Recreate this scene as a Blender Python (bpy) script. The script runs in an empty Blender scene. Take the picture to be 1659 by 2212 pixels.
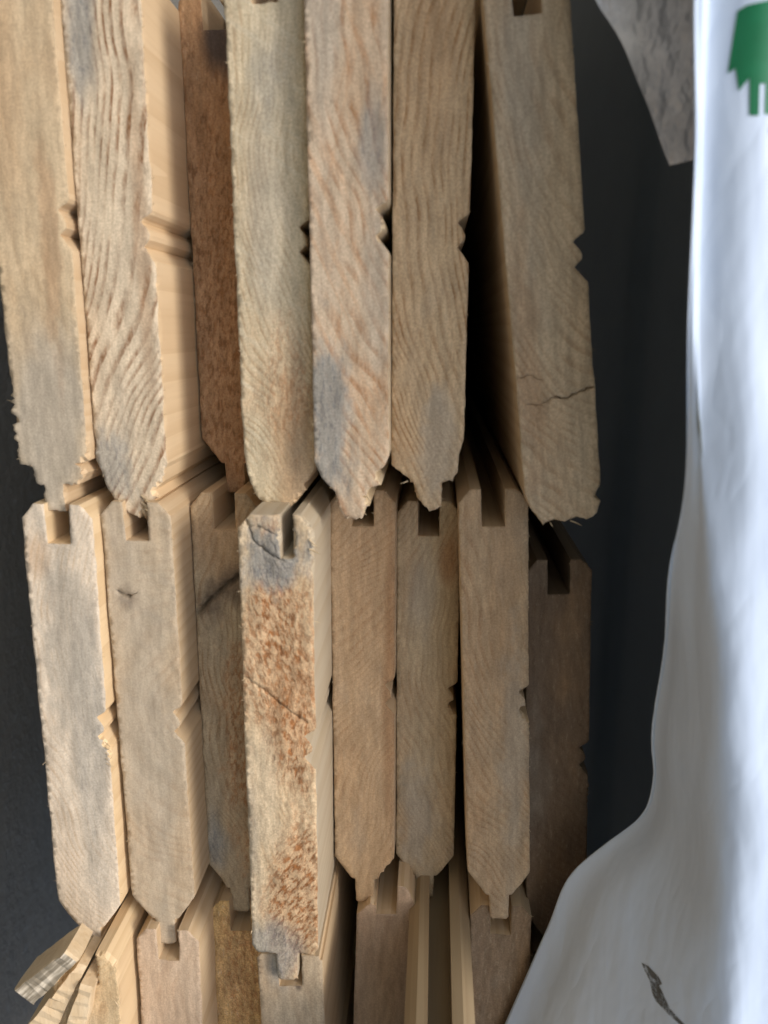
import bpy, bmesh, math, random
import numpy as np
from mathutils import Vector, Matrix, noise
from mathutils.geometry import delaunay_2d_cdt

# ------------------------------------------------------------------ camera, world, sun
# The boards lie flat in a pack: world Z is up, board length runs along Y, board width along X.
# The photograph was taken with the phone turned on its side, so picture-right is world-up.
scene = bpy.context.scene
C = scene.collection
MM = 0.001
GROUND = -160.0            # mm below the lens
def W(x, y, z):            # millimetres relative to the lens -> metres above the ground
    return Vector((x, y, z - GROUND)) * MM

cam_d = bpy.data.cameras.new('camera')
cam = bpy.data.objects.new('camera', cam_d); C.objects.link(cam)
right = Vector((-0.000403, 0.064725, 0.997903))
down = Vector((0.974309, -0.224715, 0.014969))
fwd = Vector((0.225213, 0.972272, -0.062971))
up = -down; back = -fwd
M4 = Matrix((right, up, back)).transposed().to_4x4()
M4.translation = W(0, 0, 0)
cam.matrix_world = M4
cam_d.sensor_fit = 'VERTICAL'; cam_d.sensor_height = 32; cam_d.lens = 32 * 1735 / 2212
cam_d.clip_start = 0.005; cam_d.clip_end = 200
cam_d.dof.use_dof = True; cam_d.dof.focus_distance = 0.203; cam_d.dof.aperture_fstop = 14
scene.camera = cam
scene.render.resolution_x = 768; scene.render.resolution_y = 1024

SUN_DIR = Vector((-0.22, -0.55, 0.80)).normalized()     # towards the sun
world = bpy.data.worlds.new('World'); scene.world = world; world.use_nodes = True
wn = world.node_tree.nodes; wn.clear()
sky = wn.new('ShaderNodeTexSky'); sky.sky_type = 'NISHITA'; sky.sun_disc = False
sky.sun_elevation = math.asin(SUN_DIR.z)
sky.sun_rotation = math.atan2(SUN_DIR.x, SUN_DIR.y)
sky.air_density = 1.0; sky.dust_density = 3.0
bg = wn.new('ShaderNodeBackground'); bg.inputs[1].default_value = 0.13
wo = wn.new('ShaderNodeOutputWorld')
world.node_tree.links.new(sky.outputs[0], bg.inputs[0]); world.node_tree.links.new(bg.outputs[0], wo.inputs[0])
sd = bpy.data.lights.new('sun', 'SUN'); sd.energy = 1.5; sd.angle = math.radians(18); sd.color = (1, 0.96, 0.91)
sun = bpy.data.objects.new('sun', sd); C.objects.link(sun)
sun.rotation_euler = SUN_DIR.to_track_quat('Z', 'Y').to_euler(); sun.location = (0, 0, 3)
vs = scene.view_settings; vs.view_transform = 'Standard'; vs.look = 'None'; vs.gamma = 1; vs.exposure = 0.56
scene.cycles.max_bounces = 6; scene.cycles.diffuse_bounces = 3; scene.cycles.transparent_max_bounces = 6
vs.use_curve_mapping = False

# ------------------------------------------------------------------ node helpers
class N:
    def __init__(self, name):
        self.mat = bpy.data.materials.new(name); self.mat.use_nodes = True
        self.t = self.mat.node_tree; self.t.nodes.clear()
        self.out = self.t.nodes.new('ShaderNodeOutputMaterial')
    def put(self, sock, v):
        if v is None: return
        if isinstance(v, bpy.types.NodeSocket): self.t.links.new(v, sock)
        elif isinstance(v, (tuple, list)) and sock.type == 'RGBA' and len(v) == 3: sock.default_value = (*v, 1)
        else: sock.default_value = v
    def m(self, op, a, b=None, c=None, clamp=False):
        n = self.t.nodes.new('ShaderNodeMath'); n.operation = op; n.use_clamp = clamp
        for i, v in enumerate((a, b, c)): self.put(n.inputs[i], v)
        return n.outputs[0]
    def vm(self, op, a, b=None):
        n = self.t.nodes.new('ShaderNodeVectorMath'); n.operation = op
        self.put(n.inputs[0], a)
        if b is not None: self.put(n.inputs[1], b)
        return n.outputs['Value'] if op in ('LENGTH', 'DOT_PRODUCT') else n.outputs[0]
    def mapping(self, v, loc=(0, 0, 0), rot=(0, 0, 0), sc=(1, 1, 1)):
        n = self.t.nodes.new('ShaderNodeMapping'); self.put(n.inputs[0], v)
        n.inputs[1].default_value = loc; n.inputs[2].default_value = rot; n.inputs[3].default_value = sc
        return n.outputs[0]
    def noise(self, v, scale, detail=3, rough=0.55, color=False):
        n = self.t.nodes.new('ShaderNodeTexNoise'); self.put(n.inputs['Vector'], v)
        n.inputs['Scale'].default_value = scale; n.inputs['Detail'].default_value = detail
        n.inputs['Roughness'].default_value = rough
        return n.outputs['Color' if color else 'Fac']
    def step(self, v, a, b, x=0.0, y=1.0):
        n = self.t.nodes.new('ShaderNodeMapRange'); n.interpolation_type = 'SMOOTHSTEP'
        self.put(n.inputs[0], v); n.inputs[1].default_value = a; n.inputs[2].default_value = b
        n.inputs[3].default_value = x; n.inputs[4].default_value = y
        return n.outputs[0]
    def mix(self, f, a, b, mode='MIX'):
        n = self.t.nodes.new('ShaderNodeMix'); n.data_type = 'RGBA'; n.blend_type = mode
        self.put(n.inputs[0], f); self.put(n.inputs[6], a); self.put(n.inputs[7], b)
        return n.outputs[2]
    def xyz(self, v):
        n = self.t.nodes.new('ShaderNodeSeparateXYZ'); self.put(n.inputs[0], v); return n.outputs
    def obj(self):
        n = self.t.nodes.new('ShaderNodeTexCoord')
        return self.vm('MULTIPLY', n.outputs['Object'], (1000, 1000, 1000))     # mm
    def bsdf(self, col, rough=0.8, spec=0.2, bump=None, strength=0.5, dist=0.0005, **kw):
        b = self.t.nodes.new('ShaderNodeBsdfPrincipled')
        self.put(b.inputs['Base Color'], col); self.put(b.inputs['Roughness'], rough)
        b.inputs['Specular IOR Level'].default_value = spec
        for k, v in kw.items(): self.put(b.inputs[k.replace('_', ' ')], v)
        if bump is not None:
            bn = self.t.nodes.new('ShaderNodeBump'); bn.inputs['Strength'].default_value = strength
            bn.inputs['Distance'].default_value = dist; self.put(bn.inputs['Height'], bump)
            self.t.links.new(bn.outputs[0], b.inputs['Normal'])
        self.t.links.new(b.outputs[0], self.out.inputs[0])
        return b

STAIN = (0.25, 0.25, 0.225); SPECK = (0.22, 0.095, 0.035); RUST = (0.30, 0.145, 0.06)
PALE = (0.54, 0.44, 0.30); DARK = (0.09, 0.065, 0.05); ORANGE = (0.40, 0.235, 0.115); GREY = (0.36, 0.32, 0.255)
ZC = dict(stain=STAIN, rust=RUST, pale=PALE, dark=DARK, orange=ORANGE, grey=GREY)

def end_material(name, seed, base, late, spacing=1.6, centre=(60, 25), contrast=0.6, dist=3.0,
                 zones=(), streak=None, tint=0.25, fuzz=0.5, pale=(0.55, 0.34, 0.18), pit=(0.22, 0.092, 0.034)):
    """Sawn end grain: growth rings round a pith, resin tint, blue stain, torn speckled fibre, saw scratches."""
    base = (base[0] * 1.06, base[1] * 1.0, base[2] * 0.90); late = (late[0] * 0.95, late[1] * 0.87, late[2] * 0.78)
    n = N(name); O = n.obj(); P = n.mapping(O, loc=(seed * 37.3 % 90, 0, seed * 11.7 % 70))
    wob = n.noise(P, 0.04, 1, 0.5)
    wob2 = n.noise(n.mapping(P, sc=(0.5, 1, 1)), 0.22, 3, 0.6)
    r = n.vm('LENGTH', n.vm('MULTIPLY', n.vm('SUBTRACT', O, (centre[0], 0, centre[1])), (1, 0.02, 1)))
    r = n.m('ADD', r, n.m('MULTIPLY', wob, dist * 4))
    t = n.m('ADD', n.m('DIVIDE', r, spacing), n.m('MULTIPLY', wob2, 0.6))
    # ring width drifts from year to year
    t = n.m('ADD', t, n.m('MULTIPLY', n.m('SINE', n.m('MULTIPLY', r, 0.31)), 0.7))
    saw = n.m('FRACT', t)
    lat = n.m('MULTIPLY', n.step(saw, 0.40, 0.82), n.step(saw, 1.0, 0.92))
    fl = n.noise(n.mapping(P, sc=(0.35, 1, 1.35)), 1.0, 3, 0.65)      # fuzz, drawn out along the board's width
    lat = n.m('MULTIPLY', lat, n.m('MULTIPLY', n.step(wob2, 0.34, 0.60, 0.15, 1.25), contrast), clamp=True)
    lat = n.m('MULTIPLY', lat, n.step(fl, 0.36, 0.56, 0.35, 1.0))
    big = n.noise(n.mapping(P, loc=(31, 0, 7), sc=(0.6, 1, 1.6)), 0.05, 3)
    lat = n.m('MULTIPLY', lat, n.step(big, 0.36, 0.60, 0.45, 1.0))
    col = n.mix(lat, base, late)
    col = n.mix(n.m('MULTIPLY', n.step(big, 0.46, 0.72), tint), col, ORANGE)
    col = n.mix(n.m('MULTIPLY', n.step(big, 0.46, 0.26), 0.32), col, GREY)
    col = n.mix(n.m('MULTIPLY', n.step(fl, 0.53, 0.72), 0.5 * fuzz), col, PALE)
    col = n.mix(n.m('MULTIPLY', n.step(fl, 0.47, 0.28), 0.55 * fuzz), col, n.mix(0.4, late, DARK))
    height = n.m('MULTIPLY', fl, 0.7 * fuzz)
    if streak:      # saw scratches across the end: angle (deg), strength, colour
        ang, st, sc = streak
        s = n.noise(n.mapping(n.mapping(P, rot=(0, math.radians(ang), 0)), sc=(0.05, 1, 1.0)), 0.5, 3, 0.6)
        col = n.mix(n.m('MULTIPLY', n.step(s, 0.52, 0.66), st), col, sc)
        s = n.noise(n.mapping(n.mapping(P, loc=(3, 0, 9), rot=(0, math.radians(-ang * 0.6), 0)), sc=(0.06, 1, 1.0)), 0.45, 2, 0.6)
        col = n.mix(n.m('MULTIPLY', n.step(s, 0.56, 0.68), st * 0.7), col, sc)
    for i, (kind, zx, zz, rx, rz, amt) in enumerate(zones):
        d = n.vm('MULTIPLY', n.vm('SUBTRACT', O, (zx, 0, zz)), (1.0 / rx, 0, 1.0 / rz))
        d = n.m('ADD', n.vm('LENGTH', d), n.m('MULTIPLY', n.m('SUBTRACT', wob2 if i % 2 else big, 0.5), 2.2))
        mask = n.m('MULTIPLY', n.step(d, 1.2, 0.35), amt)
        if kind == 'speck':
            sp = n.noise(n.mapping(n.mapping(P, loc=(i * 5, 0, 3), rot=(0, 0.35 - 0.5 * (i % 3), 0)), sc=(0.45, 1, 1.0)), 1.05, 5, 0.65)
            hole = n.m('MULTIPLY', n.step(sp, 0.42, 0.63), mask)
            col = n.mix(n.m('MULTIPLY', mask, 0.6), col, pale)
            col = n.mix(hole, col, n.mix(n.step(fl, 0.4, 0.6), pit, (pit[0] * 1.7, pit[1] * 1.7, pit[2] * 1.6)))
            height = n.m('SUBTRACT', height, n.m('MULTIPLY', hole, 0.9))
        else:
            col = n.mix(mask, col, ZC[kind])
            if kind == 'stain':
                col = n.mix(n.m('MULTIPLY', mask, n.step(fl, 0.52, 0.62, 0, 0.55)), col, (0.13, 0.13, 0.135))
    grit = n.noise(P, 2.3, 2, 0.7)
    col = n.mix(1.0, col, n.step(grit, 0.25, 0.75, 0.93 - 0.22 * fuzz, 1.05 + 0.2 * fuzz), 'MULTIPLY')
    mid = n.noise(n.mapping(P, loc=(5, 0, 2), rot=(0, 0.1, 0), sc=(0.22, 1, 1.3)), 0.42, 3, 0.6)
    col = n.mix(1.0, col, n.step(mid, 0.28, 0.72, 0.90 - 0.16 * fuzz, 1.06 + 0.16 * fuzz), 'MULTIPLY')
    n.bsdf(col, 0.85, 0.12, n.m('ADD', height, n.m('MULTIPLY', grit, 0.12 + 0.2 * fuzz)), 0.5, 0.00045)
    return n.mat

def side_material(name, seed, base, late, centre=(60, 25), spacing=2.6):
    """Planed long faces: the same rings cut lengthwise."""
    n = N(name); O = n.obj(); P = n.mapping(O, loc=(seed * 37.3 % 90, 0, seed * 11.7 % 70), sc=(1, 0.03, 1))
    wob = n.vm('MULTIPLY', n.vm('SUBTRACT', n.noise(P, 0.05, 2, 0.5, True), (0.5, 0.5, 0.5)), (10, 0, 10))
    r = n.vm('LENGTH', n.vm('MULTIPLY', n.vm('ADD', n.vm('SUBTRACT', O, (centre[0], 0, centre[1])), wob), (1, 0, 1)))
    saw = n.m('FRACT', n.m('DIVIDE', r, spacing))
    col = n.mix(n.m('MULTIPLY', n.step(saw, 0.3, 0.95), 0.45), base, late)
    col = n.mix(n.m('MULTIPLY', n.step(n.noise(P, 0.9, 4, 0.6), 0.45, 0.75), 0.35), col, late)
    n.bsdf(col, 0.55, 0.3, n.noise(P, 1.2, 3), 0.25, 0.0002)
    return n.mat

fibre_n = N('torn_fibre'); FIBRE = fibre_n
FIBRE.bsdf(FIBRE.mix(FIBRE.noise(FIBRE.obj(), 0.3, 2), (0.62, 0.50, 0.33), (0.50, 0.36, 0.20)), 0.7, 0.2)
FIBRE = FIBRE.mat

# ------------------------------------------------------------------ board geometry
T = 15.2; WD = 102.0; LEN = 1500.0
HT = T / 2
def profile(tongue=7.0, tongue_z=0.0, lip_l=1.0, lip_r=1.0, groove_w=5.2, groove_d=8.5, groove_z=0.0, cham=(4.1, 6.3), bead=True, topc=(2.6, 3.0), foot=None):
    """Outline in (x along the width from the lips, z through the thickness, + = the beaded face)."""
    gw = groove_w / 2; tc, tl = topc; c, l = cham
    p = []
    # lips, from beaded face side round the groove
    p += [(tl, HT), (1.0, HT - tc * 0.62), (0, HT - tc)]
    p += [(0 + (1 - lip_r) * groove_d, groove_z + gw), (groove_d, groove_z + gw - 0.1), (groove_d, groove_z - gw + 0.1), ((1 - lip_l) * groove_d, groove_z - gw)]
    p += [((1 - lip_l) * groove_d * 0.9, -HT + tc), (tl + (1 - lip_l) * 5, -HT)]
    if foot: p += foot                     # a worn or torn tongue edge, lower face to beaded face
    else: p += [(WD - l, -HT), (WD - 0.4, -HT + c), (WD, -HT + c + 0.5)]
    if tongue > 0 and not foot:
        p += [(WD, tongue_z - 2.45), (WD + tongue - 0.5, tongue_z - 2.3), (WD + tongue, tongue_z - 1.6), (WD + tongue, tongue_z + 1.6), (WD + tongue - 0.5, tongue_z + 2.3), (WD, tongue_z + 2.45)]
    if not foot: p += [(WD, HT - c - 0.5), (WD - 0.4, HT - c), (WD - l, HT)]
    if bead:
        m = WD / 2
        p += [(m + 4.6, HT), (m + 2.2, HT - 1.9), (m + 1.7, HT - 2.3), (m + 1.1, HT - 1.7), (m + 0.4, HT - 0.9), (m - 0.5, HT - 0.8), (m - 1.5, HT - 1.2), (m - 2.4, HT - 1.9), (m - 2.9, HT - 2.3), (m - 3.4, HT - 1.9), (m - 4.3, HT - 0.4), (m - 5.0, HT)]
    return p

def resample(p, step):
    out = []
    for i in range(len(p)):
        a = Vector((*p[i], 0)); b = Vector((*p[(i + 1) % len(p)], 0)); d = (b - a).length
        k = max(1, round(d / step))
        for j in range(k): out.append(tuple((a.lerp(b, j / k))[:2]))
    return out

def inside(P, poly):
    x, y = P[:, 0], P[:, 1]; c = np.zeros(len(P), bool); n = len(poly)
    for i in range(n):
        x1, y1 = poly[i]; x2, y2 = poly[(i + 1) % n]
        if y1 == y2: continue
        k = ((y1 > y) != (y2 > y)) & (x < (x2 - x1) * (y - y1) / (y2 - y1) + x1)
        c ^= k
    return c

def seg_dist(P, a, b):
    a = np.array(a); b = np.array(b); d = b - a
    t = np.clip(((P - a) @ d) / max(d @ d, 1e-9), 0, 1)
    return np.linalg.norm(P - (a + t[:, None] * d), axis=1)

def board_mesh(name, prof, seed, mats, rag=0.16, torn=(), cracks=(), relief=0.35, length=LEN):
    rnd = random.Random(seed)
    loop = resample(prof, 0.6); n = len(loop)
    L = np.array(loop)
    nxt = np.roll(L, -1, 0) - np.roll(L, 1, 0)
    # clockwise or not: make it counter-clockwise in (x, z)
    area = 0.5 * np.sum(L[:, 0] * np.roll(L[:, 1], -1) - np.roll(L[:, 0], -1) * L[:, 1])
    if area < 0: L = L[::-1].copy(); nxt = np.roll(L, -1, 0) - np.roll(L, 1, 0)
    nor = np.stack([nxt[:, 1], -nxt[:, 0]], 1); nor /= np.linalg.norm(nor, axis=1)[:, None] + 1e-9
    E = L.copy()
    for i in range(n):
        a = noise.noise(Vector((L[i, 0] * 0.33, L[i, 1] * 0.33, seed))) * rag * 1.5 + noise.noise(Vector((L[i, 0] * 1.7, L[i, 1] * 1.7, seed + 9))) * rag * 0.7 + rnd.uniform(-rag, rag) * 0.12 - 0.05
        for (tx, tz, tr, ta) in torn:
            d = math.hypot(L[i, 0] - tx, L[i, 1] - tz)
            if d < tr: a += (rnd.uniform(-1, 0.35)) * ta * (1 - d / tr)
        E[i] += nor[i] * a
    gx, gz = np.meshgrid(np.arange(0.4, WD + 8, 0.8), np.arange(-HT + 0.4, HT, 0.8))
    G = np.stack([gx.ravel(), gz.ravel()], 1)
    G += np.array([[rnd.uniform(-.25, .25), rnd.uniform(-.25, .25)] for _ in range(len(G))])
    ok = inside(G, E)
    dmin = np.full(len(G), 9.0)
    for i in range(n): dmin = np.minimum(dmin, seg_dist(G, E[i], E[(i + 1) % n]))
    ok &= dmin > 0.35
    extra = []; deep = {}
    for pts, wdt, dep in cracks:
        for i in range(len(pts) - 1):
            a = np.array(pts[i]); b = np.array(pts[i + 1]); ok &= seg_dist(G, a, b) > wdt * 1.3
            d = b - a; ln = np.linalg.norm(d); nn = np.array([-d[1], d[0]]) / ln; k = max(2, int(ln / 0.5))
            for j in range(k):
                c = a + d * j / k + nn * rnd.uniform(-.18, .18); s = wdt * (0.6 + 0.6 * rnd.random())
                extra += [(c + nn * s, 0), (c - nn * s, 0), (c, dep * rnd.uniform(.7, 1.1))]
    G = G[ok]
    if extra:
        X = np.array([e[0] for e in extra]); kx = inside(X, E)
        extra = [e for e, k in zip(extra, kx) if k]
    pts = [Vector(p) for p in E] + [Vector(p) for p in G] + [Vector(e[0]) for e in extra]
    depth = [0.0] * (len(E) + len(G)) + [e[1] for e in extra]
    v2, e2, f2, ov, oe, of = delaunay_2d_cdt(pts, [], [list(range(n))], 1, 1e-5)
    def rel(x, z):
        return relief * (noise.fractal(Vector((x * 0.10, z * 0.16, seed * 3.1)), 1.0, 2.0, 4) * 1.1 + 0.35 * noise.noise(Vector((x * 0.9, z * 0.9, seed))))
    verts = []; first = {}
    for i, p in enumerate(v2):
        d = max([depth[o] for o in ov[i]] or [0]); y = rel(p.x, p.y) + d
        verts.append((p.x * MM, y * MM, p.y * MM))
        for o in ov[i]:
            if o < n: first[o] = i
    ring0 = [first.get(i) for i in range(n)]
    faces = [tuple(f) for f in f2]; mi = [0] * len(faces)
    b1 = len(verts)
    for i in range(n): verts.append((L[i, 0] * MM, 1.4 * MM, L[i, 1] * MM))
    b2 = len(verts)
    for i in range(n): verts.append((L[i, 0] * MM, length * MM, L[i, 1] * MM))
    for i in range(n):
        j = (i + 1) % n
        if ring0[i] is not None and ring0[j] is not None and ring0[i] != ring0[j]:
            faces.append((ring0[i], b1 + i, b1 + j, ring0[j])); mi.append(1)
        faces.append((b1 + i, b2 + i, b2 + j, b1 + j)); mi.append(1)
    faces.append(tuple(b2 + i for i in range(n))); mi.append(1)
    me = bpy.data.meshes.new(name); me.from_pydata(verts, [], faces); me.update()
    for m in mats: me.materials.append(m)
    me.polygons.foreach_set('material_index', mi)
    bm = bmesh.new(); bm.from_mesh(me); bmesh.ops.recalc_face_normals(bm, faces=bm.faces[:]); bm.to_mesh(me); bm.free()
    sm = [k == 0 for k in mi]
    me.polygons.foreach_set('use_smooth', sm)
    return me, E, nor

def add_sliver(V, F, base, d, ln, rad, bend, rnd):
    """A tapered, slightly bent splinter: 3 sided, 4 rings."""
    d = Vector(d).normalized(); s = d.orthogonal().normalized(); t = d.cross(s); b = len(V)
    bv = (s * rnd.uniform(-1, 1) + t * rnd.uniform(-1, 1)) * bend
    for k in range(4):
        u = k / 3; c = Vector(base) + d * ln * u + bv * ln * u * u * 0.6; r = rad * (1 - 0.85 * u * u)
        for a in range(3):
            an = a * 2.094; V.append((c + s * r * math.cos(an) + t * r * math.sin(an) * 0.5) * MM)
    for k in range(3):
        for a in range(3):
            F.append((b + k * 3 + a, b + k * 3 + (a + 1) % 3, b + k * 3 + 3 + (a + 1) % 3, b + k * 3 + 3 + a))
    F.append((b + 2, b + 1, b)); F.append((b + 9, b + 10, b + 11))

def tag(o, label, cat, group=None, kind=None):
    if label: o['label'] = label
    if cat: o['category'] = cat
    if group: o['group'] = group
    if kind: o['kind'] = kind

def link(name, me, parent=None):
    o = bpy.data.objects.new(name, me); C.objects.link(o)
    if parent: o.parent = parent
    return o

def raw(name, V, F, mat, parent=None, smooth=False):
    me = bpy.data.meshes.new(name); me.from_pydata([tuple(v) for v in V], [], F); me.update(); me.materials.append(mat)
    if smooth: me.polygons.foreach_set('use_smooth', [True] * len(F))
    return link(name, me, parent)

SEED = [0]
def board(label, D, z, x0, tilt=0.0, base=(0.42, 0.32, 0.21), late=(0.26, 0.15, 0.07), prof=None, fibres=26, slivers=(),
          side=((0.60, 0.45, 0.28), (0.48, 0.32, 0.17)), rag=0.10, torn=(), cracks=(), relief=0.35, **em):
    """x0: where the lips start; z: mid-thickness at the middle of the width; D: distance of the sawn end."""
    SEED[0] += 1; s = SEED[0]; rnd = random.Random(s * 7 + 1)
    centre = em.get('centre', (60, 25))
    m_end = end_material('end_grain_%d' % s, s, base, late, **em)
    m_side = side_material('planed_wood_%d' % s, s, side[0], side[1], centre)
    me, E, nor = board_mesh('board', profile(**(prof or {})), s, (m_end, m_side), rag, torn, cracks, relief)
    o = link('board', me)
    tag(o, label, 'board', 'profiled boards stacked in the pack')
    a = math.radians(tilt)
    o.rotation_euler = (0, -a, 0)
    o.location = W(x0, D, z - (WD / 2) * math.sin(a))
    V, F = [], []
    for _ in range(fibres):
        i = rnd.randrange(len(E)); p = E[i] - nor[i] * 0.1; d = nor[i] * rnd.uniform(0.3, 1.0)
        add_sliver(V, F, (p[0], rnd.uniform(-.1, .3), p[1]), (d[0] + rnd.uniform(-.8, .8), rnd.uniform(-.9, .1), d[1] + rnd.uniform(-.5, .5)), rnd.uniform(0.3, 0.9), rnd.uniform(0.06, 0.13), 0.5, rnd)
    for (sx, sz, dx, dy, dz, ln, rad) in slivers:
        add_sliver(V, F, (sx, 0.1, sz), (dx, dy, dz), ln, rad, 0.35, rnd)
    fo = raw('torn_fibres', V, F, FIBRE, o); fo['kind'] = 'stuff'
    return o

# ------------------------------------------------------------------ ground and bearers
g = N('dark_ground'); P = g.obj()
gc = g.mix(g.noise(P, 0.02, 5, 0.7), (0.155, 0.145, 0.12), (0.22, 0.205, 0.17))
gc = g.mix(g.step(g.noise(P, 0.25, 4, 0.7), 0.55, 0.75), gc, (0.24, 0.24, 0.22))
g.bsdf(gc, 0.95, 0.1, g.noise(P, 0.12, 6, 0.7), 0.6, 0.004)
R = 40.0
o = raw('ground', [(-R, -R, 0), (R, -R, 0), (R, R, 0), (-R, R, 0)], [(0, 1, 2, 3)], g.mat); o['kind'] = 'structure'

# ------------------------------------------------------------------ the boards (row by row as the photograph shows them)
BASE_Z = -86.6   # underside of the lowest layer
sl = lambda *a: a
TOP = -69.5
board('pale brown board end, leftmost of the top row, grey towards its tongue', 160, -78.9, -70, -0.4,
      base=(0.50, 0.405, 0.28), late=(0.37, 0.26, 0.15), contrast=0.25, centre=(30, 90), spacing=6, fuzz=0.35,
      zones=[('grey', 88, 0, 26, 9, 0.7), ('rust', 55, 3, 26, 2.2, 0.35), ('orange', 22, -4, 30, 5, 0.35)],
      torn=[(88, -7.6, 10, 1.6), (98, 7, 7, 1.6), (103, 0, 9, 0.5)], prof=dict(foot=[(94.6, -7.6), (98, -7.2), (98.4, -4.8), (102.2, -4.0), (102.4, -2.5), (108, -2.5), (108, 1.9), (102.2, 1.9), (102.2, 4.9), (99.8, 6.7), (98, 5.4), (97, 7.6)]))
board('light grey board end with bold brown growth rings, second in the top row', 163, -63.5, -68, -0.2,
      base=(0.56, 0.48, 0.37), late=(0.20, 0.10, 0.045), contrast=0.85, centre=(20, -120), spacing=2.0, dist=1.5, tint=0.15,
      zones=[('stain', 14, -4, 16, 4, 0.75), ('stain', 97, -5, 10, 6, 0.6), ('rust', 45, 5, 40, 1.8, 0.35), ('pale', 40, -3, 14, 4, 0.4)],
      slivers=[sl(103 + i * .5, 1.6 + (i % 3) * 0.3, 0.3, -0.5 + .1 * i, 0.7 - .1 * i, 2.4 + (i % 3) * .5, 0.45) for i in range(8)], torn=[(102, 4, 7, 1.2), (107, 0, 4, 0.9)], rag=0.2, prof=dict(foot=[(94.4, -7.6), (101, -5.9), (104.4, -4.0), (106.3, -2.6), (108.2, 0.6), (106.5, 1.6), (104.8, 2.0), (104.6, 4.2), (103.4, 5.4), (102, 4.2), (100, 6.3), (97.2, 6.9), (96, 7.6)]),
      side=((0.72, 0.54, 0.33), (0.58, 0.40, 0.22)))
board('recessed rust brown rough board end in the top row', 187, -48.1, -70, 0.2,
      base=(0.42, 0.26, 0.15), late=(0.24, 0.125, 0.06), contrast=0.5, pale=(0.42, 0.25, 0.135), pit=(0.18, 0.086, 0.038), centre=(40, -90), spacing=3, tint=0.6,
      zones=[('rust', 30, 0, 40, 14, 0.35), ('speck', 66, 0, 60, 12, 0.8), ('dark', 11, 0.5, 8, 6, 1.0)], relief=0.5)
board('beige grey board end with crossed pale scratches, orange near its foot', 164.5, -32.7, -67, 0.2,
      base=(0.54, 0.475, 0.35), late=(0.36, 0.27, 0.165), contrast=0.6, centre=(30, 70), spacing=1.3,
      streak=(58, 0.28, (0.60, 0.54, 0.40)), zones=[('orange', 92, 3, 18, 6, 0.55), ('speck', 80, 2, 16, 7, 0.45), ('grey', 45, -2, 30, 5, 0.5), ('stain', 22, 0, 8, 4, 0.3)],
      prof=dict(foot=[(93.5, -7.6), (98, -6.7), (102, -5.5), (103.4, -3.8), (103.9, -1), (104.6, 1.5), (103.6, 3), (101.8, 4.4), (100.6, 5.4), (99.4, 4.9), (98.7, 5.9), (97.2, 6.7), (95.5, 7.6)]), torn=[(101, 4, 7, 1.0), (104, 0, 6, 0.8)], rag=0.2)
board('pinkish board end with orange streaks and blue grey stain, bright edged, top row', 160, -17.1, -69.5, 0.2,
      base=(0.54, 0.44, 0.335), late=(0.36, 0.20, 0.105), contrast=0.75, centre=(0, 150), spacing=2.2, tint=0.5,
      streak=(24, 0.35, (0.50, 0.27, 0.13)), zones=[('stain', 36, 4.5, 12, 3.5, 0.6), ('stain', 88, -4, 20, 5, 0.8), ('grey', 12, -4, 20, 4, 0.6), ('grey', 62, 5, 20, 3, 0.4)],
      prof=dict(foot=[(96.3, -7.6), (99.6, -6.2), (102.5, -3.5), (106.8, -2.4), (108.2, -1.2), (108.2, 2.0), (105.8, 2.7), (105.3, 3.6), (103.4, 2.5), (101.4, 4.0), (101.2, 5.9), (98.7, 4.8), (97.2, 6.6), (94.9, 7.6)]), torn=[(103, 4, 7, 1.2), (51, 7, 6, 0.8), (108, 0, 4, 0.8)], slivers=[sl(103, 3.0, 0.9, -.2, 0.5, 1.6, 0.3), sl(106, 1.6, 0.7, -.2, .8, 1.8, 0.25)],
      side=((0.74, 0.60, 0.40), (0.60, 0.44, 0.25)))
board('tan board end with curved brown rings, splintered foot, beside the dark wedge gap', 167.5, -1.6, -68, -0.2,
      base=(0.52, 0.40, 0.265), late=(0.31, 0.185, 0.09), contrast=0.8, centre=(38, 105), spacing=1.5, tint=0.35, dist=1.6,
      zones=[('orange', 12, 0, 30, 6, 0.35), ('grey', 92, 2, 14, 5, 0.5)],
      prof=dict(foot=[(96.7, -7.6), (100.4, -2.9), (103.9, -2.0), (106.5, 0.6), (106.2, 2.4), (105.5, 3.2), (100.5, 3.2), (99.8, 5.3), (98.2, 6.5), (94, 6.7), (91.2, 7.6)]), torn=[(101, -3, 7, 1.0), (100, 5, 5, 0.9), (106, 1, 4, 0.8)], slivers=[sl(100, -4, .5, -.1, -1, 1.8, .22)])
board('tilted board end leaning away at the right, with a dark crack across it', 161, 20.4, -62.6, 6.95,
      base=(0.49, 0.395, 0.285), late=(0.36, 0.25, 0.155), contrast=0.55, centre=(0, 85), spacing=1.8, tint=0.3,
      zones=[('grey', 18, -2, 22, 6, 0.5), ('rust', 70, -5, 30, 3, 0.3)], prof=dict(foot=[(95.5, -7.6), (98.6, -6.8), (100.8, -5.4), (102.4, -4.5), (101.7, -2), (102.4, 0), (101.6, 2.5), (102.3, 4.6), (100.8, 6.4), (98.6, 7.4), (97.6, 6.2), (96, 6.9), (94.6, 7.6)]), torn=[(102, 0, 9, 0.9)],
      cracks=[([(75.5, 7.7), (76.3, 4.5), (77.2, 1.5), (76.6, -0.5)], 0.22, 3.0), ([(76.6, -0.5), (78, -3), (77.6, -6)], 0.1, 0.8), ([(73.2, -2.8), (71.8, -5), (72.4, -7)], 0.1, 0.8)],
      slivers=[sl(102, 1.0, .45, -.1, 1, 2.6, .2), sl(102, -3, .8, -.2, .3, 1.0, .2)])

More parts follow.
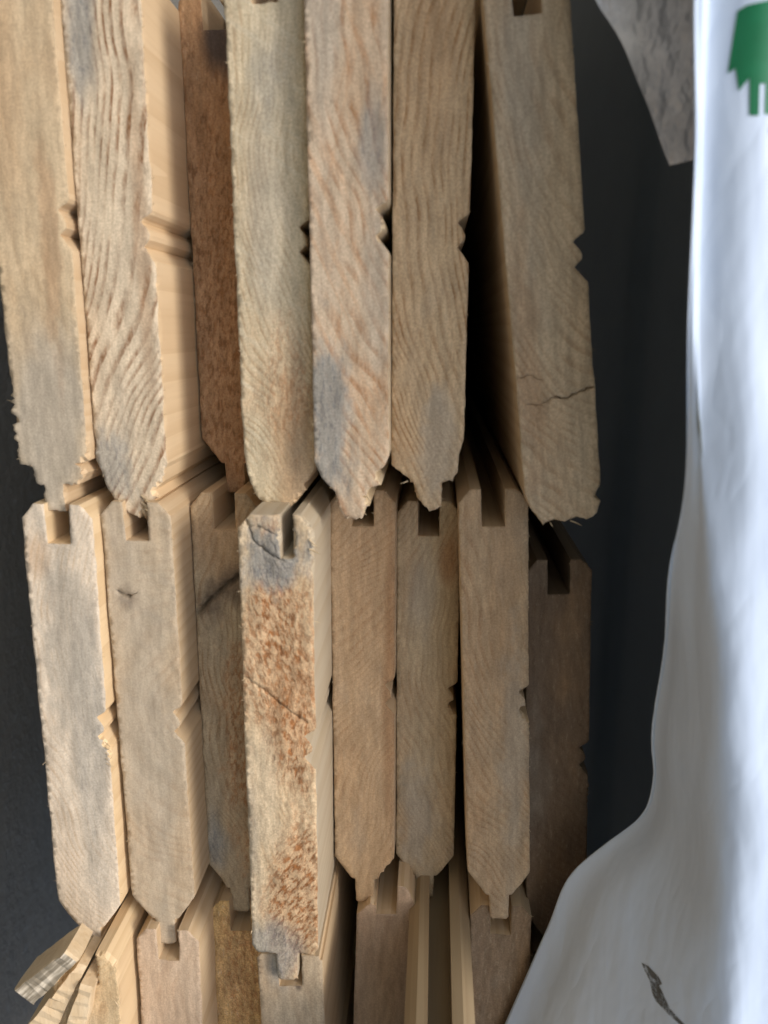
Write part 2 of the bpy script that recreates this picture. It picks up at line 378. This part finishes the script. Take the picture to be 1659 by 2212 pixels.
board('board above the rust brown one, only its tongue showing at the top edge', 205, -47.9, -175, 0, base=(0.50, 0.40, 0.27), late=(0.36, 0.25, 0.14), fibres=6)
board('board above the tilted one, its end just touching the top edge of the picture', 172, 9.5, -175.5, 6.4, base=(0.40, 0.31, 0.21), late=(0.30, 0.20, 0.12), fibres=6)
MID = 36.0
board('pale lilac grey board end with cream right edge, leftmost of the middle row', 158, -79.0, 36, -0.6,
      base=(0.60, 0.53, 0.44), late=(0.44, 0.32, 0.20), contrast=0.4, centre=(30, 95), spacing=1.3, tint=0.2, fuzz=0.3,
      zones=[('stain', 55, 3, 40, 4, 0.35), ('grey', 30, 0, 30, 6, 0.6), ('orange', 12, -5, 6, 3, 0.4)],
      torn=[(55, 7, 5, 1.0)], slivers=[sl(54 + i * 1.3, 6.6, .2, -.5, .8, 2.2, .2) for i in range(5)], side=((0.72, 0.54, 0.32), (0.58, 0.40, 0.21)))
board('smooth brownish grey board end with a small knot crack, second in the middle row', 161.5, -63.0, 36, 0.1,
      base=(0.45, 0.375, 0.28), late=(0.35, 0.255, 0.165), contrast=0.35, centre=(48, 16), spacing=2.6, tint=0.2, fuzz=0.25,
      streak=(60, 0.25, (0.44, 0.36, 0.26)), zones=[('grey', 60, 0, 60, 9, 0.4), ('dark', 22.5, -3, 4, 2.2, 0.35)],
      cracks=[([(20.0, -5.2), (20.9, -3.8), (20.8, -2.0)], 0.55, 2.4), ([(20.8, -2.0), (20.0, -0.4)], 0.2, 1.0)])
board('recessed board end, orange tan above a dark diagonal streak, speckled grey below', 174, -47.7, 36.5, -0.2,
      base=(0.40, 0.325, 0.225), late=(0.21, 0.13, 0.065), contrast=0.6, centre=(40, 80), spacing=1.5, tint=0.3,
      zones=[('orange', 10, 0, 14, 9, 0.55), ('speck', 62, 2, 34, 6, 0.7), ('stain', 90, -6, 9, 3, 0.7), ('dark', 26, -4, 6, 4, 0.6), ('dark', 22, 2, 5, 4, 0.6)],
      cracks=[([(29, -7.2), (25.5, -4.5), (22, -0.5), (18.5, 4)], 1.1, 4.5)], relief=0.5)
board('protruding board end thick with orange brown speckles, grey broken groove, middle row', 153, -31.9, 36.3, -0.4,
      base=(0.58, 0.475, 0.33), late=(0.38, 0.245, 0.13), contrast=0.4, centre=(40, 70), spacing=1.6, tint=0.25, fuzz=0.7,
      zones=[('speck', 28, 1, 24, 12, 1.0), ('speck', 47, 3, 16, 7, 0.95), ('speck', 86, 3.5, 24, 8, 1.0), ('stain', 8, 0, 9, 9, 0.85), ('stain', 102, -3, 8, 8, 0.7), ('pale', 62, -4, 20, 4, 0.5), ('stain', 72, -7, 20, 2.5, 0.3)],
      prof=dict(groove_w=2.6, groove_z=2.2, groove_d=9.0, tongue_z=0.4, cham=(1.0, 1.8)),
      cracks=[([(1.0, -5.8), (5.5, -4.6), (8.0, -1.5), (9.6, 1.4)], 0.28, 1.6), ([(2.5, -3), (4.2, 0)], 0.15, 0.8), ([(35, -7), (38, -3), (42, 2), (45, 6)], 0.2, 0.8)],
      torn=[(6, 7, 7, 1.5), (3, 2, 5, 1.2)], slivers=[sl(7, 6.8, .3, -.3, 1, 2.6, .4), sl(5, 6.8, .6, -.3, .6, 2.4, .35), sl(22, 7, .1, -.3, 1, 2.0, .2)],
      relief=0.5, side=((0.50, 0.42, 0.30), (0.42, 0.32, 0.20)))
board('plain brown board end right of the speckled one, middle row', 179.5, -16.6, 36.5, 0,
      base=(0.42, 0.305, 0.195), late=(0.33, 0.215, 0.125), contrast=0.55, centre=(110, 70), spacing=1.6, tint=0.45, fuzz=0.4,
      streak=(35, 0.25, (0.36, 0.24, 0.14)), zones=[('rust', 40, 6.5, 50, 2.2, 0.5)], torn=[(100, 6, 5, 1.0)])
board('plain greyish tan board end left of the narrow black gap, middle row', 187, -1.3, 40.5, 0.1,
      base=(0.42, 0.335, 0.225), late=(0.33, 0.235, 0.145), contrast=0.6, centre=(40, 80), spacing=1.5, tint=0.3, fuzz=0.4,
      zones=[('rust', 14, 5, 8, 3, 0.6), ('grey', 85, -2, 20, 5, 0.5), ('grey', 22, -2, 12, 5, 0.4)], torn=[(55, 7, 6, 0.9)])
board('brown board end right of the narrow black gap, middle row', 173, 14.9, 34.5, 2.6,
      base=(0.42, 0.315, 0.21), late=(0.33, 0.215, 0.13), contrast=0.6, centre=(10, 80), spacing=1.7, tint=0.45, fuzz=0.45,
      zones=[('orange', 35, 2, 26, 5, 0.35), ('grey', 62, 4, 30, 4, 0.4)], torn=[(55, 7, 6, 0.9)])
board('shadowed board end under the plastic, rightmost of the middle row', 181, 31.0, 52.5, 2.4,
      base=(0.165, 0.12, 0.088), late=(0.12, 0.078, 0.052), contrast=0.35, centre=(10, 80), spacing=1.7, tint=0.4, fuzz=0.3, torn=[(60, 7, 6, 0.8)], side=((0.20, 0.15, 0.10), (0.15, 0.105, 0.065)))  # shade under the wrap is put into the darker end and side colours

BOT = 138.5
CORNER = board('splintered board end at the bottom left corner with a broken groove lip', 150, -78.6, 138.5, -0.6,
      base=(0.55, 0.43, 0.27), late=(0.40, 0.25, 0.12), contrast=0.4, centre=(30, 50), spacing=3, zones=[('pale', 25, 0, 26, 7, 0.5)],
      prof=dict(lip_l=0.1, groove_w=5.6), torn=[(6, -3, 8, 2.6), (3, 5, 5, 1.6)], rag=0.3,
      slivers=[sl(12, 6.5, .8, -.3, .5, 2, .25)],
      side=((0.72, 0.54, 0.32), (0.56, 0.38, 0.20)))
board('pinkish tan board end with a clear square groove, second in the bottom row', 159, -62.2, 139, -0.6,
      base=(0.48, 0.38, 0.29), late=(0.38, 0.265, 0.18), contrast=0.3, centre=(20, 60), spacing=3.4, tint=0.25, fuzz=0.35)
board('golden brown coarse board end, third in the bottom row', 171, -47.2, 140, 0,
      base=(0.52, 0.36, 0.16), late=(0.32, 0.18, 0.065), contrast=0.5, centre=(20, 60), spacing=3, tint=0.4, fuzz=1.0, zones=[('speck', 22, 0, 24, 10, 0.6)], relief=0.5)
board('pale grey board end below the speckled one, bottom row', 155, -31.0, 140.5, 0.8,
      base=(0.44, 0.37, 0.28), late=(0.35, 0.26, 0.17), contrast=0.3, centre=(20, 60), spacing=3.5, zones=[('stain', 4, -2, 8, 6, 0.7), ('dark', 8.5, 1.6, 1.6, 0.8, 0.8)],
      prof=dict(groove_w=5.4, topc=(0.8, 1.0)))
board('pinkish brown board end with a damaged lip, bottom row beside a black gap', 177.5, -12.4, 138.5, -2.0,
      base=(0.43, 0.325, 0.245), late=(0.33, 0.22, 0.15), contrast=0.3, centre=(20, 60), spacing=3.5, tint=0.35, fuzz=0.35,
      prof=dict(lip_l=0.3, topc=(3.4, 6.0)), torn=[(4, -4, 5, 1.3)])
board('cream board whose grooved edge runs forward past the bottom of the picture', 122, 2.7, 142.5, 0,
      base=(0.46, 0.36, 0.24), late=(0.34, 0.23, 0.13), contrast=0.3, side=((0.34, 0.255, 0.15), (0.26, 0.18, 0.10)))
board('shade-darkened board end with a shallow groove under the plastic, bottom row', 175, 18.6, 141, 0.6,
      base=(0.24, 0.175, 0.12), late=(0.19, 0.125, 0.075), contrast=0.3, centre=(20, 60), tint=0.4)  # end colours darkened to carry the wrap's shadow
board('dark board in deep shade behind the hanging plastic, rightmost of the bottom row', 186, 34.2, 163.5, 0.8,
      base=(0.24, 0.175, 0.12), late=(0.19, 0.125, 0.075), contrast=0.3, centre=(20, 60), tint=0.4, fibres=6)  # shade painted in here too, through the same dark end colours

# ------------------------------------------------------------------ bearers under the pack
bn = N('bearer_wood'); bn.bsdf(bn.mix(bn.noise(bn.mapping(bn.obj(), sc=(0.05, 1, 1)), 0.2, 4), (0.20, 0.15, 0.10), (0.32, 0.25, 0.17)), 0.85, 0.15)
for y0 in (520, 1300):
    bm = bmesh.new(); bmesh.ops.create_cube(bm, size=1.0)
    bmesh.ops.scale(bm, vec=Vector((400, 70, BASE_Z - GROUND)) * MM, verts=bm.verts)
    bmesh.ops.translate(bm, vec=W(90, y0, (BASE_Z + GROUND) / 2), verts=bm.verts)
    bmesh.ops.bevel(bm, geom=bm.edges[:], offset=0.002, segments=2, affect='EDGES')
    me = bpy.data.meshes.new('bearer'); bm.to_mesh(me); bm.free(); me.materials.append(bn.mat)
    o = link('bearer', me); o['kind'] = 'structure'

# ------------------------------------------------------------------ plastic wrap: white outside, dark inside
def curve(xs, ys):
    """Monotone-ish smooth interpolation through the points (Catmull-Rom on an uneven grid)."""
    xs = np.array(xs, float); ys = np.array(ys, float)
    m = np.gradient(ys, xs)
    def f(x):
        x = min(max(x, xs[0]), xs[-1]); i = min(max(int(np.searchsorted(xs, x)) - 1, 0), len(xs) - 2)
        h = xs[i + 1] - xs[i]; t = (x - xs[i]) / h
        return ((2 * t**3 - 3 * t**2 + 1) * ys[i] + (t**3 - 2 * t**2 + t) * h * m[i] + (-2 * t**3 + 3 * t**2) * ys[i + 1] + (t**3 - t**2) * h * m[i + 1])
    return f
EDGE = [(-190, 34.0, 126.5), (-55.5, 34.2, 126.5), (-44.0, 34.7, 126.5), (-23.0, 36.5, 126.5), (-0.4, 37.8, 127.5), (29.9, 41.2, 134), (39.2, 41.8, 139), (61.2, 45.3, 150),
        (83.2, 45.6, 154), (93.0, 47.2, 156), (103.7, 46.1, 159), (113.0, 39.6, 162), (123.4, 33.6, 166), (142.2, 29.0, 170), (173.5, 19.8, 172), (212, 7.6, 173), (330, -35, 174)]  # unseen far end is shaped to drop lower and shade the bottom row
ez = curve([e[0] for e in EDGE], [e[1] for e in EDGE]); ey = curve([e[0] for e in EDGE], [e[2] for e in EDGE])
bz = curve([-190, -44, -23, 0, 21, 36, 52, 77, 105, 126, 200, 330], [37, 37.5, 39, 40.5, 42.5, 45, 47.3, 50, 52, 53.2, 55, 55])
PACK_TOP = 47.0
def wrap_section(x):
    e = (ez(x), ey(x)); b = bz(x); yb = 128.0
    w = lambda k: 1.0 * noise.noise(Vector((x * 0.022, k * 2.3, 5.1))) + 0.5 * noise.noise(Vector((x * 0.06, k * 3.1, 1.7)))
    pts = [e, (e[0] + (b - e[0]) * 0.12, e[1] - (e[1] - yb) * 0.10), (e[0] + (b - e[0]) * 0.24, e[1] - (e[1] - yb) * 0.30), (e[0] + (b - e[0]) * 0.5, e[1] - (e[1] - yb) * 0.55), (b, yb), (b + 7, yb - 2.5), (b + 16, yb + 1), (b + 26, yb + 16), (b + 30, yb + 55), (70, yb + 130), (PACK_TOP + 4, 420), (PACK_TOP + 3, 1500)]
    out = []
    for i, (z, y) in enumerate(pts):
        k = 0.2 * (i + 1) if i < 3 else (1.0 if i < 10 else 0.3)
        out.append((z + 0.6 * k * w(i + 20), y + 1.3 * k * w(i)))
    return out
SUB = 9
def wrap_line(x):
    p = wrap_section(x); p = [(2 * p[0][0] - p[1][0], 2 * p[0][1] - p[1][1])] + p + [(2 * p[-1][0] - p[-2][0], 2 * p[-1][1] - p[-2][1])]
    out = []
    for i in range(1, len(p) - 2):
        for j in range(SUB):
            t = j / SUB; q = []
            for c in (0, 1):
                a, b, d, e = p[i - 1][c], p[i][c], p[i + 1][c], p[i + 2][c]
                q.append(0.5 * (2 * b + (d - a) * t + (2 * a - 5 * b + 4 * d - e) * t * t + (3 * b - a - 3 * d + e) * t**3))
            out.append(tuple(q))
    out.append(p[-2]); return out
XS = [-190, -150, -110, -85, -70] + [float(v) for v in np.arange(-60, 176, 2.0)] + [185, 200, 220, 250, 290, 330]
lines = [wrap_line(x) for x in XS]; NV = len(lines[0])
n = N('white_wrap'); P = n.obj()
wc = n.mix(n.step(n.noise(P, 0.03, 4, 0.6), 0.5, 0.8, 0, 0.5), (0.66, 0.77, 0.92), (0.58, 0.69, 0.85))
cr = n.noise(n.mapping(n.mapping(P, rot=(0, 0.12, 0)), sc=(0.25, 1, 1)), 0.10, 3, 0.45)
cr = n.m('ADD', cr, n.m('MULTIPLY', n.m('ABSOLUTE', n.m('SUBTRACT', n.noise(n.mapping(n.mapping(P, rot=(0, -0.35, 0)), sc=(0.35, 1, 1)), 0.07, 3, 0.5), 0.5)), 1.2))
def film(n, b, amt, colr):
    tl = n.t.nodes.new('ShaderNodeBsdfTranslucent'); tl.inputs[0].default_value = (*colr, 1)
    mx = n.t.nodes.new('ShaderNodeMixShader'); mx.inputs[0].default_value = amt
    n.t.links.new(b.outputs[0], mx.inputs[1]); n.t.links.new(tl.outputs[0], mx.inputs[2]); n.t.links.new(mx.outputs[0], n.out.inputs[0])
film(n, n.bsdf(wc, 0.5, 0.35, cr, 0.32, 0.003), 0.10, (0.8, 0.82, 0.85))
WHITE = n.mat
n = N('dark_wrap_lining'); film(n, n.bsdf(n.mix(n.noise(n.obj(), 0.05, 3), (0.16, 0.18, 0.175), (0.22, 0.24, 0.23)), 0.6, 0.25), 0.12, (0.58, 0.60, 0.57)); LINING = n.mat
A = np.array([[(x, y, z) for (z, y) in ln] for x, ln in zip(XS, lines)])
du = np.gradient(A, axis=0); dv = np.gradient(A, axis=1)
nr = np.cross(du, dv); nr /= np.linalg.norm(nr, axis=2)[:, :, None] + 1e-9
if nr[60, 40, 1] > 0: nr = -nr                      # outwards, towards the viewer
Bk = A - nr * 0.30
V = [W(*p) for p in A.reshape(-1, 3)] + [W(*p) for p in Bk.reshape(-1, 3)]
NU = len(XS); off = NU * NV; F = []; mi = []
for i in range(NU - 1):
    for j in range(NV - 1):
        a, b, c, d = i * NV + j, (i + 1) * NV + j, (i + 1) * NV + j + 1, i * NV + j + 1
        F.append((a, b, c, d)); mi.append(0); F.append((off + d, off + c, off + b, off + a)); mi.append(1)
    a, b = i * NV, (i + 1) * NV
    F.append((b, a, off + a, off + b)); mi.append(0)
me = bpy.data.meshes.new('plastic_wrap'); me.from_pydata([tuple(v) for v in V], [], F); me.update()
me.materials.append(WHITE); me.materials.append(LINING); me.polygons.foreach_set('material_index', mi)
me.polygons.foreach_set('use_smooth', [True] * len(F))
wrap = link('plastic_wrap', me)
tag(wrap, 'white plastic wrap hanging over the right side of the board pack', 'plastic wrap')

# welded hem: a thin bead along the lower edge
V, F = [], []; hx = [float(v) for v in np.arange(36, 112, 1.0)]
for i, x in enumerate(hx):
    z, y = wrap_line(x)[0]; r = 0.34 * min(1, (i + 1) / 12, (len(hx) - i) / 12) * (1 + 0.2 * noise.noise(Vector((x * .4, 0, 0))))
    for a in range(8): V.append(W(x, y - 0.15 + r * math.cos(a * math.pi / 4), z - 0.05 + r * math.sin(a * math.pi / 4)))
for i in range(len(hx) - 1):
    for a in range(8): F.append((i * 8 + a, i * 8 + (a + 1) % 8, i * 8 + 8 + (a + 1) % 8, i * 8 + 8 + a))
raw('hem', V, F, WHITE, wrap, True)
def on_wrap(x, z, lift=0.12):
    ln = wrap_line(x)[: 8 * SUB]
    for a, b in zip(ln, ln[1:]):
        if a[0] <= z <= b[0]: return (x, a[1] + (b[1] - a[1]) * (z - a[0]) / max(b[0] - a[0], 1e-6) - lift, z)
    return (x, ln[0][1] - lift, z)
def print_on_wrap(name, poly, mat, step=0.5, lift=0.12):
    if sum(a[0] * b[1] - b[0] * a[1] for a, b in zip(poly, poly[1:] + poly[:1])) < 0: poly = poly[::-1]
    L = resample(poly, step); X = np.array(L)
    gx, gz = np.meshgrid(np.arange(X[:, 0].min(), X[:, 0].max(), step), np.arange(X[:, 1].min(), X[:, 1].max(), step))
    G = np.stack([gx.ravel(), gz.ravel()], 1); G = G[inside(G, L)]
    G = [p for p in G if np.min(np.hypot(X[:, 0] - p[0], X[:, 1] - p[1])) > step * 0.5]
    v, e, f, *_ = delaunay_2d_cdt([Vector(p) for p in L] + [Vector(p) for p in G], [], [list(range(len(L)))], 1, 1e-5)
    return raw(name, [W(*on_wrap(p.x, p.y, lift)) for p in v], [tuple(q) for q in f], mat, wrap, True)
n = N('green_ink'); n.bsdf(n.mix(n.noise(n.obj(), 0.3, 3), (0.008, 0.13, 0.05), (0.012, 0.20, 0.085)), 0.4, 0.4); GREEN = n.mat
GP = [(-42.5, 40.7), (-43.0, 41.7), (-43.8, 48.6), (-30.2, 50.1), (-29.0, 46.4), (-29.0, 45.3), (-33.0, 45.1), (-32.9, 44.3), (-28.8, 44.5), (-28.9, 43.3), (-33.8, 42.9), (-32.2, 41.7), (-35.2, 41.1), (-34.7, 40.2), (-40.8, 40.6)]
print_on_wrap('printed_mark', GP, GREEN)
print_on_wrap('printed_mark', [(-29.2, 46.6), (-26.6, 46.2), (-26.2, 49.5), (-29.0, 49.5)], GREEN)
n = N('dirt_smudge'); n.bsdf(n.mix(n.noise(n.obj(), 0.8, 4), (0.05, 0.05, 0.045), (0.20, 0.20, 0.19)), 0.9, 0.1, Alpha=n.step(n.noise(n.obj(), 0.5, 4, 0.65), 0.32, 0.60, 0.15, 0.95)); DIRT = n.mat
print_on_wrap('dirt_smudge', [(127.2, 44.92), (127.94, 43.99), (128.94, 44.46), (129.93, 45.14), (130.92, 45.38), (132.04, 45.61), (133.15, 46.07), (133.34, 47.91), (133.03, 50.44), (132.72, 52.51), (132.1, 51.59), (132.04, 49.28), (131.73, 47.91), (130.8, 47.45), (129.93, 46.98), (129.06, 46.41), (128.07, 46.76), (127.32, 46.3)], DIRT, 0.4)

# the thin clouded corner that shows below the white layer at the top
n = N('clouded_film'); P = n.obj()
fc = n.mix(n.step(n.noise(P, 0.12, 5, 0.65), 0.35, 0.7), (0.62, 0.63, 0.67), (0.92, 0.93, 0.97))
b = n.bsdf(fc, 0.14, 0.8, n.noise(n.mapping(P, sc=(0.6, 1, 1)), 0.16, 3, 0.55), 0.9, 0.005)
tr = n.t.nodes.new('ShaderNodeBsdfTransparent'); mx = n.t.nodes.new('ShaderNodeMixShader')
n.put(mx.inputs[0], n.step(n.noise(n.mapping(P, loc=(9, 9, 9)), 0.09, 4), 0.3, 0.7, 0.72, 0.97))
n.t.links.new(tr.outputs[0], mx.inputs[1]); n.t.links.new(b.outputs[0], mx.inputs[2]); n.t.links.new(mx.outputs[0], n.out.inputs[0])
CLOUD = n.mat
fe = curve([-90, -56.5, -52.5, -47.9, -39, -26.9], [18, 23.7, 25.1, 28.8, 33.2, 39.3])
V, F = [], []; xs = list(np.linspace(-90, -26.9, 40)); K = 14
for i, x in enumerate(xs):
    z0 = fe(x); z1 = 47.0
    for j in range(K):
        t = j / (K - 1); z = z0 + (z1 - z0) * t
        xx = x - 0.7 * t * max(0, (x + 40) / 13)
        V.append((xx, 150 - 7 * t + 1.2 * noise.noise(Vector((x * 0.09, z * 0.13, 3))), z))
n0 = len(V); V += [(x, y + 0.12, z) for x, y, z in V]
for i in range(len(xs) - 1):
    for j in range(K - 1):
        a = i * K + j; q = (a, a + K, a + K + 1, a + 1)
        F.append(q); F.append(tuple(n0 + k for k in reversed(q)))
raw('corner_flap', [W(*p) for p in V], F, CLOUD, wrap, True)

# ------------------------------------------------------------------ the corner board's broken lip and torn shards (parts of that board)
def shard(name, parent, a, b, width, thick, depth, seed, mats):
    """A split-off strip of wood: its sawn end runs from a to b (x, z mm) at distance D, uneven outline, depth along Y."""
    rnd = random.Random(seed); D = a[2]
    a = Vector((a[0], a[1])); b = Vector((b[0], b[1])); d = b - a; L = d.length; d.normalize(); q = Vector((-d.y, d.x)); NS = 14
    left, rgt = [], []
    for i in range(NS + 1):
        u = i / NS; w = width[0] + (width[1] - width[0]) * u
        left.append(a + d * L * u + q * (w / 2 + 0.5 * noise.noise(Vector((u * 5, seed, 1)))) + d * (rnd.uniform(-.3, .3)))
        rgt.append(a + d * L * u - q * (w / 2 + 0.5 * noise.noise(Vector((u * 5, seed, 7)))) + d * (rnd.uniform(-.3, .3)))
    loop = left + rgt[::-1]; n = len(loop)
    rows = []
    for k, (y, shr) in enumerate(((0, 0.93), (0.6, 1.0), (depth * 0.4, 1.0), (depth, 0.9))):
        c = sum((p for p in loop), Vector((0, 0))) / n; r = []
        for i, p in enumerate(loop):
            pp = c + (p - c) * shr
            yy = D + y + (0.9 * noise.noise(Vector((p.x * 0.5, p.y * 0.5, seed))) + rnd.uniform(-.2, .2) if k == 0 else 0) + 0.15 * thick * y / depth
            r.append(Vector((pp.x, yy, pp.y)))
        rows.append(r)
    V = [v for r in rows for v in r]; F = []; mi = []
    for i in range(NS): F.append((i, i + 1, n - 2 - i, n - 1 - i)); mi.append(0)
    for k in range(3):
        for i in range(n):
            j = (i + 1) % n; F.append((k * n + i, k * n + n + i, k * n + n + j, k * n + j)); mi.append(1)
    F.append(tuple(3 * n + i for i in range(n))); mi.append(1)
    inv = parent.matrix_basis.inverted()
    me = bpy.data.meshes.new(name); me.from_pydata([tuple(inv @ W(*v)) for v in V], [], F); me.update()
    for m in mats: me.materials.append(m)
    me.polygons.foreach_set('material_index', mi)
    bm = bmesh.new(); bm.from_mesh(me); bmesh.ops.recalc_face_normals(bm, faces=bm.faces[:]); bm.to_mesh(me); bm.free()
    return link(name, me, parent)
n = N('split_wood'); P = n.obj()
n.bsdf(n.mix(n.step(n.noise(n.mapping(n.mapping(P, rot=(0, -0.8, 0)), sc=(0.08, 0.1, 1)), 0.7, 3), 0.40, 0.60), (0.24, 0.20, 0.14), (0.70, 0.61, 0.47)), 0.35, 0.4, n.noise(n.mapping(n.mapping(P, rot=(0, -0.8, 0)), sc=(0.08, 0.1, 1)), 0.7, 3), 0.3, 0.0006)
SPLIT = n.mat
n = N('torn_pale_wood'); P = n.obj()
n.bsdf(n.mix(n.noise(n.mapping(P, sc=(0.2, 1, 1)), 0.5, 4, 0.65), (0.50, 0.34, 0.17), (0.78, 0.64, 0.44)), 0.7, 0.2, n.noise(n.mapping(P, sc=(0.2, 1, 1)), 0.9, 3), 0.35, 0.0006)
TORN = n.mat
p = shard('broken_lip', CORNER, (133.0, -77.0, 143), (144.5, -89.0, 143), (3.6, 5.6), 3, 9, 3, (SPLIT, TORN)); p['label'] = 'split-off groove lip bent outwards, shiny and streaked'
shard('torn_shard', CORNER, (144.5, -76.5, 147), (168, -84, 147), (3.0, 6.0), 3, 40, 5, (TORN, TORN))
shard('torn_shard', CORNER, (140.5, -77.8, 148.5), (160, -90, 148.5), (2.0, 6.5), 3, 40, 8, (TORN, TORN))
